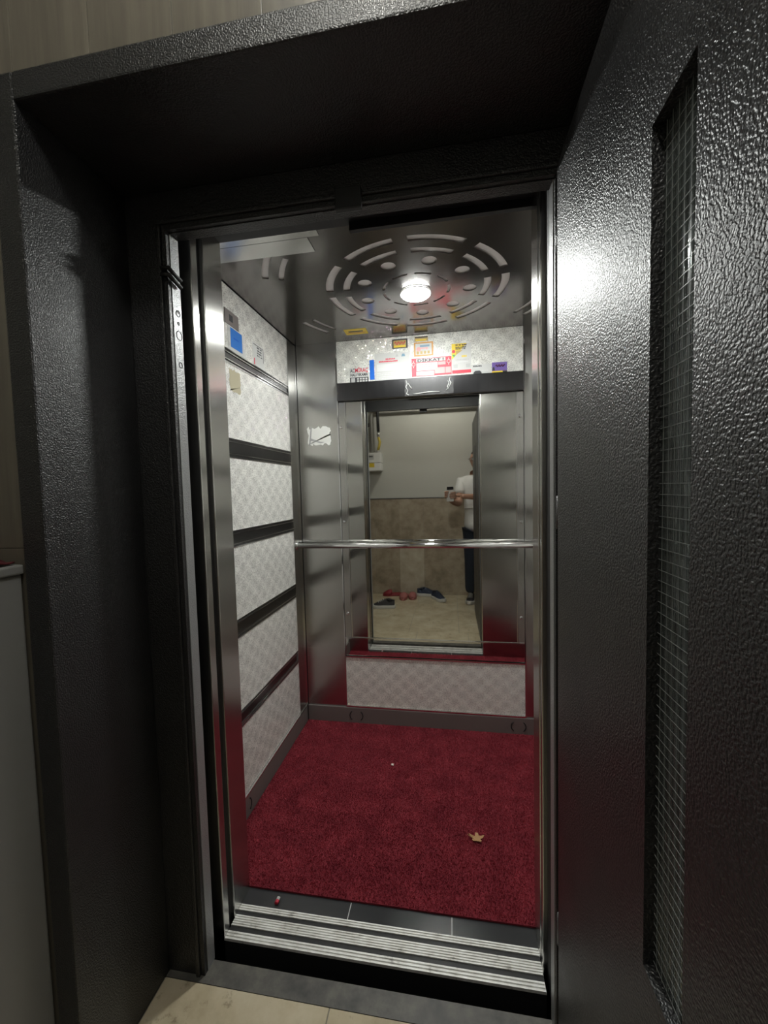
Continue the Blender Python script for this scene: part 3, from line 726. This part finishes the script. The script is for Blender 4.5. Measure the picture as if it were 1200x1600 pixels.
# ================================================================== SHOES ON THE HALL FLOOR
def outline_r(t, L, W):
    """half width of a shoe along its length, t=0 heel .. 1 toe"""
    return W*(.36+.14*math.sin(math.pi*min(1, t*1.1))*1.0 - .10*math.exp(-((t-.42)/.16)**2)+.06*math.exp(-((t-.72)/.15)**2))*(1 if .04 < t < .93 else .72 if t <= .04 else .62)
def sneaker(mat, loc, rz, label, L=.27, W=.10, group=None, parent=None, tilt=0):
    r = parent or empty('sneaker', loc, rz)
    if not parent: tag(r, label, 'shoe', group)
    holder = r
    ts = [0, .02, .06, .14, .25, .38, .5, .62, .74, .85, .93, .975, 1.0]
    def ring_at(t, z, sc, n=1):
        return None
    def prof(sc, z): 
        pts = []
        for t in ts: pts.append((L*(t-.5)*1.0, outline_r(t, L, W)*sc, z))
        return pts
    def plan(sc, z, lift=0):
        up_ = prof(sc, z); return [(x, y, z+lift*max(0, (x/L+.5-.75))**2*3) for x, y, _ in up_]+[(x, -y, z+lift*max(0, (x/L+.5-.75))**2*3) for x, y, _ in up_[::-1]]
    def tr(ps):
        c, s_ = math.cos(rz), math.sin(rz)
        if parent: return [(loc[0]+x*c-y*s_, loc[1]+x*s_+y*c, loc[2]+z) for x, y, z in ps]
        return ps
    b = B().loft([tr(plan(.97, .0, .05)), tr(plan(1.03, .006, .05)), tr(plan(1.03, .032, .05)), tr(plan(.99, .036, .05))]); b.to('sole', 'sole', holder)
    rings = []
    hgt = lambda t: .092 if t < .12 else .092-.020*(t-.12)/.2 if t < .32 else .105-.012*(t-.32) if t < .45 else max(.03, .103-.13*(t-.45))
    K = 14
    for t in ts[1:-1]:
        h = hgt(t); wd = outline_r(t, L, W)*.97; ring_ = []
        for k in range(K):
            a = -.15+ (math.pi+.3)*k/(K-1)
            ring_.append((L*(t-.5), wd*math.cos(a)*(1-.25*max(0, math.sin(a))), .026+(h-.026)*max(0, math.sin(a))**.8))
        rings.append(tr(ring_))
    b = B().loft(rings); b.to('upper', mat, holder)
    # foot opening and laces
    if not parent:
        pts = [(L*(-.28+.0+.13*math.cos(a)), .026*math.sin(a), .093+.008*math.cos(a)) for a in np.linspace(0, 2*math.pi, 17)]
        b = B(); b.tube(pts, .006, 8, False); b.to('collar', mat, holder)
        b = B().poly([(L*-.40, 0), (L*-.36, .02), (L*-.2, .024), (L*-.13, 0), (L*-.2, -.024), (L*-.36, -.02)], .002, lambda u, v, d: (u, v, .0925+d)); b.to('shoe_opening', 'rubber', holder)
    b = B()
    for k in range(4):
        t = .47+.07*k; z = hgt(t)+.001
        b.tube(tr([(L*(t-.5), -.026, z-.010), (L*(t-.5)+.004, 0, z+.002), (L*(t-.5), .026, z-.010)]), .0028, 6)
    b.to('laces', 'sole' if mat != 'navy' else 'navy', holder)
    return r
def slipper(mat, loc, rz, label, L=.25, W=.10):
    r = tag(empty('slipper', loc, rz), label, 'slipper')
    ts = [0, .03, .1, .25, .42, .6, .75, .88, .96, 1.0]
    def plan(sc, z):
        u_ = [(L*(t-.5), outline_r(t, L, W)*sc, z) for t in ts]; return u_+[(x, -y, z) for x, y, _ in u_[::-1]]
    B().loft([plan(.95, 0), plan(1.02, .008), plan(1.02, .022), plan(.94, .027)]).to('sole', mat, r)
    rings = []
    for t in (.52, .6, .7, .8, .9, .965):
        wd = outline_r(t, L, W)*1.02; h = .075 if t < .7 else .075-.13*(t-.7)
        rings.append([(L*(t-.5), wd*math.cos(a), .018+(h-.018)*max(0, math.sin(a))**.7) for a in np.linspace(0, math.pi, 13)] + [(L*(t-.5), (wd-.006)*math.cos(a), .018+(h-.024)*max(0, math.sin(a))**.7) for a in np.linspace(math.pi, 0, 13)])
    B().loft(rings).to('strap', mat, r)
    return r
sneaker('blackshoe', (-.775, -.045, 0), math.pi-.08, 'charcoal sneaker with a white sole standing alone on the hall floor', L=.27)
slipper('slipred', (-.745, -.575, 0), 2.95, 'dark red slipper lying sideways by the rear wall, leftmost of the three', L=.24, W=.10)
slipper('slippink', (-.585, -.47, 0), 1.62, 'dusty pink slipper between the dark red slipper and its twin')
slipper('slippink', (-.485, -.50, 0), 1.5, 'dusty pink slipper of the pair nearest the navy sneakers')
sneaker('navy', (-.305, -.585, 0), .12, 'navy sneaker standing sideways close against the rear wall')
sneaker('navy', (-.165, -.40, 0), 1.02, 'navy sneaker turned toward the lift in front of its mate')

# ================================================================== PERSON WITH THE PHONE
def skinned(verts, edges, root=0, sub=2):
    me = bpy.data.meshes.new('sk'); me.from_pydata([v[:3] for v in verts], edges, [])
    o = bpy.data.objects.new('sk', me); COL.objects.link(o)
    md = o.modifiers.new('s', 'SKIN'); md.use_smooth_shade = True
    for i, v in enumerate(verts):
        r = v[3] if isinstance(v[3], tuple) else (v[3], v[3])
        me.skin_vertices[0].data[i].radius = r; me.skin_vertices[0].data[i].use_root = (i == root)
    s2 = o.modifiers.new('d', 'SUBSURF'); s2.levels = sub; s2.render_levels = sub
    dg = bpy.context.evaluated_depsgraph_get(); out = bpy.data.meshes.new_from_object(o.evaluated_get(dg))
    bpy.data.objects.remove(o); return out
def join(meshes, name):
    bm = bmesh.new()
    for me_ in meshes: bm.from_mesh(me_)
    for f in bm.faces: f.smooth = True; f.material_index = 0
    out = bpy.data.meshes.new(name); bm.to_mesh(out); bm.free(); return out
PX, PY = .315, -.40
pe = tag(empty('person', (PX, PY, 0)), 'person in white shirt and dark trousers holding up a phone, seen in the mirror', 'person')
def P(x, y, z, r): return (x, y, z, r)
# local coordinates: person faces +y; own left side is -x
bv = [P(0, 0, .95, (.135, .09)), P(0, .005, 1.10, (.125, .085)), P(0, .01, 1.25, (.14, .09)), P(0, 0, 1.38, (.14, .075)), P(-.02, .02, 1.47, .06), P(-.02, .035, 1.53, .056),
      P(-.19, .01, 1.39, .058), P(-.225, .10, 1.21, .047), P(-.235, .17, 1.145, .043), P(-.30, .30, 1.175, .033), P(-.325, .355, 1.20, .028),
      P(.19, .01, 1.39, .058), P(.215, .09, 1.24, .048), P(.16, .20, 1.195, .043), P(-.08, .315, 1.225, .034), P(-.215, .36, 1.235, .028),
      P(-.085, .0, .84, .075), P(-.10, .02, .50, .062), P(-.105, .0, .27, .050), P(-.11, -.02, .10, .038),
      P(.085, .0, .84, .075), P(.11, .02, .50, .062), P(.12, .0, .27, .050), P(.125, -.02, .10, .038)]
be = [(0,1),(1,2),(2,3),(3,4),(4,5),(3,6),(6,7),(7,8),(8,9),(9,10),(3,11),(11,12),(12,13),(13,14),(14,15),(0,16),(16,17),(17,18),(18,19),(0,20),(20,21),(21,22),(22,23)]
parts = [skinned(bv, be)]
# head
def head_mesh():
    bm = bmesh.new(); bmesh.ops.create_uvsphere(bm, u_segments=36, v_segments=26, radius=1)
    for v in bm.verts:
        x, y, z = v.co
        wx = .074*(1-.20*max(0, -z)**1.5); ly_ = .095; hz = .115
        X, Y, Z = x*wx, y*ly_, z*hz
        if z < 0: Y += .012*(-z)*(1 if y > 0 else .2); X *= (1-.16*(-z))
        if y > .3:
            nb = math.exp(-((X/.013)**2+((Z+.005)/.020)**2)); Y += .018*nb
            nb2 = math.exp(-((X/.011)**2+((Z-.018)/.020)**2)); Y += .008*nb2
            for s_ in (-1, 1): Y -= .010*math.exp(-(((X-s_*.031)/.017)**2+((Z-.020)/.012)**2))
            Y += .005*math.exp(-((X/.024)**2+((Z+.045)/.007)**2)) + .004*math.exp(-((X/.024)**2+((Z+.059)/.007)**2))
            Y += .006*math.exp(-((X/.020)**2+((Z+.092)/.016)**2))
        v.co = (X, Y, Z)
    for s_ in (-1, 1):
        mat_ = Matrix.Translation((s_*.073, -.008, .004)) @ Matrix.Diagonal((.010, .020, .032, 1))
        bmesh.ops.create_uvsphere(bm, u_segments=12, v_segments=8, radius=1, matrix=mat_)
    me_ = bpy.data.meshes.new('h'); bm.to_mesh(me_); bm.free(); return me_
HEADM = Matrix.Translation((-.022, .055, 1.632)) @ Matrix.Rotation(.35, 4, 'Z') @ Matrix.Rotation(-.12, 4, 'X')
hm = head_mesh(); hm.transform(HEADM); parts.append(hm)
# hands round the phone: local phone centre is world (-.012,-.008)
PHX, PHY = -.012-PX, -.008-PY
def finger(p, rs): return skinned([P(*q_, r) for q_, r in zip(p, rs)], [(i, i+1) for i in range(len(p)-1)], 0, 1)
FR = (.0095, .009, .0085, .0072)
# own left hand: palm behind the phone's left edge, fingers wrap the front edge
lw = Vector((-.325, .355, 1.20))
parts.append(skinned([P(*lw, (.026, .02)), P(-.352, .362, 1.225, (.034, .014)), P(-.372, .370, 1.255, (.030, .012))], [(0,1),(1,2)], 0, 2))
for k in range(4):
    z = 1.222+.018*k; x0 = -.352-.004*k
    parts.append(finger([(x0, .378, z), (PHX-.052, .381, z+.006), (PHX-.053, .400, z+.010), (PHX-.024+.004*k, .409, z+.010)], FR))
parts.append(finger([(-.350, .372, 1.24), (-.338, .374, 1.285), (-.335, .376, 1.315)], (.011, .010, .008)))
# own right hand
parts.append(skinned([P(-.215, .36, 1.235, (.026, .02)), P(-.252, .366, 1.243, (.034, .014)), P(-.272, .370, 1.250, (.030, .012))], [(0,1),(1,2)], 0, 2))
for k in range(4):
    z = 1.222+.018*k; L_ = (.0, .006, .004, -.006)[k]
    parts.append(finger([(-.272, .380, z), (PHX+.052, .388, z+.002), (PHX+.040, .408, z), (PHX-.004-L_, .413, z-.003)], FR))
parts.append(finger([(-.262, .370, 1.235), (-.275, .374, 1.205), (-.300, .384, 1.196)], (.011, .010, .008)))
link('body', join(parts, 'body'), 'skin', pe)
# clothes
sv = [P(0, 0, .80, (.20, .145)), P(0, .0, .95, (.185, .135)), P(0, .005, 1.10, (.170, .122)), P(0, .01, 1.25, (.185, .128)), P(0, 0, 1.39, (.175, .10)), P(-.012, .012, 1.455, .074),
      P(-.195, .01, 1.395, .075), P(-.222, .09, 1.235, .070), P(.195, .01, 1.395, .075), P(.212, .08, 1.26, .070)]
link('shirt', join([skinned(sv, [(0,1),(1,2),(2,3),(3,4),(4,5),(4,6),(6,7),(4,8),(8,9)], 3)], 'shirt'), 'shirt', pe)
tv = [P(0, 0, .92, (.165, .118)), P(-.095, .0, .82, .110), P(-.10, .02, .50, .080), P(-.108, .0, .27, .070), P(-.112, -.02, .085, .062),
      P(.095, .0, .82, .110), P(.11, .02, .50, .080), P(.12, .0, .27, .070), P(.125, -.02, .085, .062)]
link('trousers', join([skinned(tv, [(0,1),(1,2),(2,3),(3,4),(0,5),(5,6),(6,7),(7,8)])], 'trousers'), 'trousers', pe)
# hair cap
bm = bmesh.new(); bmesh.ops.create_uvsphere(bm, u_segments=30, v_segments=18, radius=1)
kill = [v for v in bm.verts if not (v.co.z > .52 - .62*max(0, -v.co.y) and not (v.co.y > .45 and v.co.z < .62))]
bmesh.ops.delete(bm, geom=kill, context='VERTS')
for v in bm.verts: v.co = Vector((v.co.x*.079, v.co.y*.100, v.co.z*.121))
for f in bm.faces: f.smooth = True
me = bpy.data.meshes.new('hair'); bm.to_mesh(me); bm.free(); me.transform(HEADM); ho = link('hair', me, 'hair', pe)
so = ho.modifiers.new('t', 'SOLIDIFY'); so.thickness = .006
for s_ in (-1, 1):
    bm = bmesh.new(); bmesh.ops.create_uvsphere(bm, u_segments=12, v_segments=8, radius=.0105); 
    me = bpy.data.meshes.new('eye'); bm.to_mesh(me); bm.free(); me.transform(HEADM @ Matrix.Translation((s_*.031, .079, .020))); e_ = link('eye', me, 'paper', pe)
    b = B(); b.tube([(s_*.031, .0885, .020), (s_*.031, .0900, .020)], .0045, 10); me = b.mesh('iris'); me.transform(HEADM); link('iris', me, 'ink', e_)
b = B()
for s_ in (-1, 1):
    b.tube([(s_*.034+.024*math.cos(a), .100, .019+.017*math.sin(a)) for a in np.linspace(0, 2*math.pi, 17)], .0022, 6, False)
    b.tube([(s_*.058, .098, .024), (s_*.079, .07, .022), (s_*.081, .0, .018), (s_*.081, -.015, .006)], .0018, 6)
b.tube([(-.010, .100, .022), (0, .104, .025), (.010, .100, .022)], .0018, 6)
me = b.mesh('glasses'); me.transform(HEADM); link('glasses', me, 'rubber', pe)
b = B(); b.tube([(-.022, .1005, -.052), (.0, .105, -.0515), (.022, .1005, -.052)], [.0015, .003, .0015], 8); me = b.mesh('lips'); me.transform(HEADM); link('lips', me, 'slippink', pe)
for x, rz in ((-.112, 1.75), (.125, 1.4)):
    sneaker('blackshoe', (x, .055, 0), rz, '', L=.275, W=.10, parent=pe)
ph = tag(empty('phone', (-.012, -.008, 1.262)), 'pale smartphone held upright in both hands, seen in the mirror', 'phone')
box('phone_case', 'phone', -.038, .038, -.0045, .003, -.080, .080, ph, .003)
b = B().box(-.034, .036, .003, .0042, .044, .077); b.to('camera_island', 'lens', ph)
for x, z in ((.012, .068), (-.012, .062), (-.012, .05)):
    b = B(); b.tube([(x, .004, z), (x, .0062, z)], .008, 14); b.to('camera_lens', 'lens', ph)
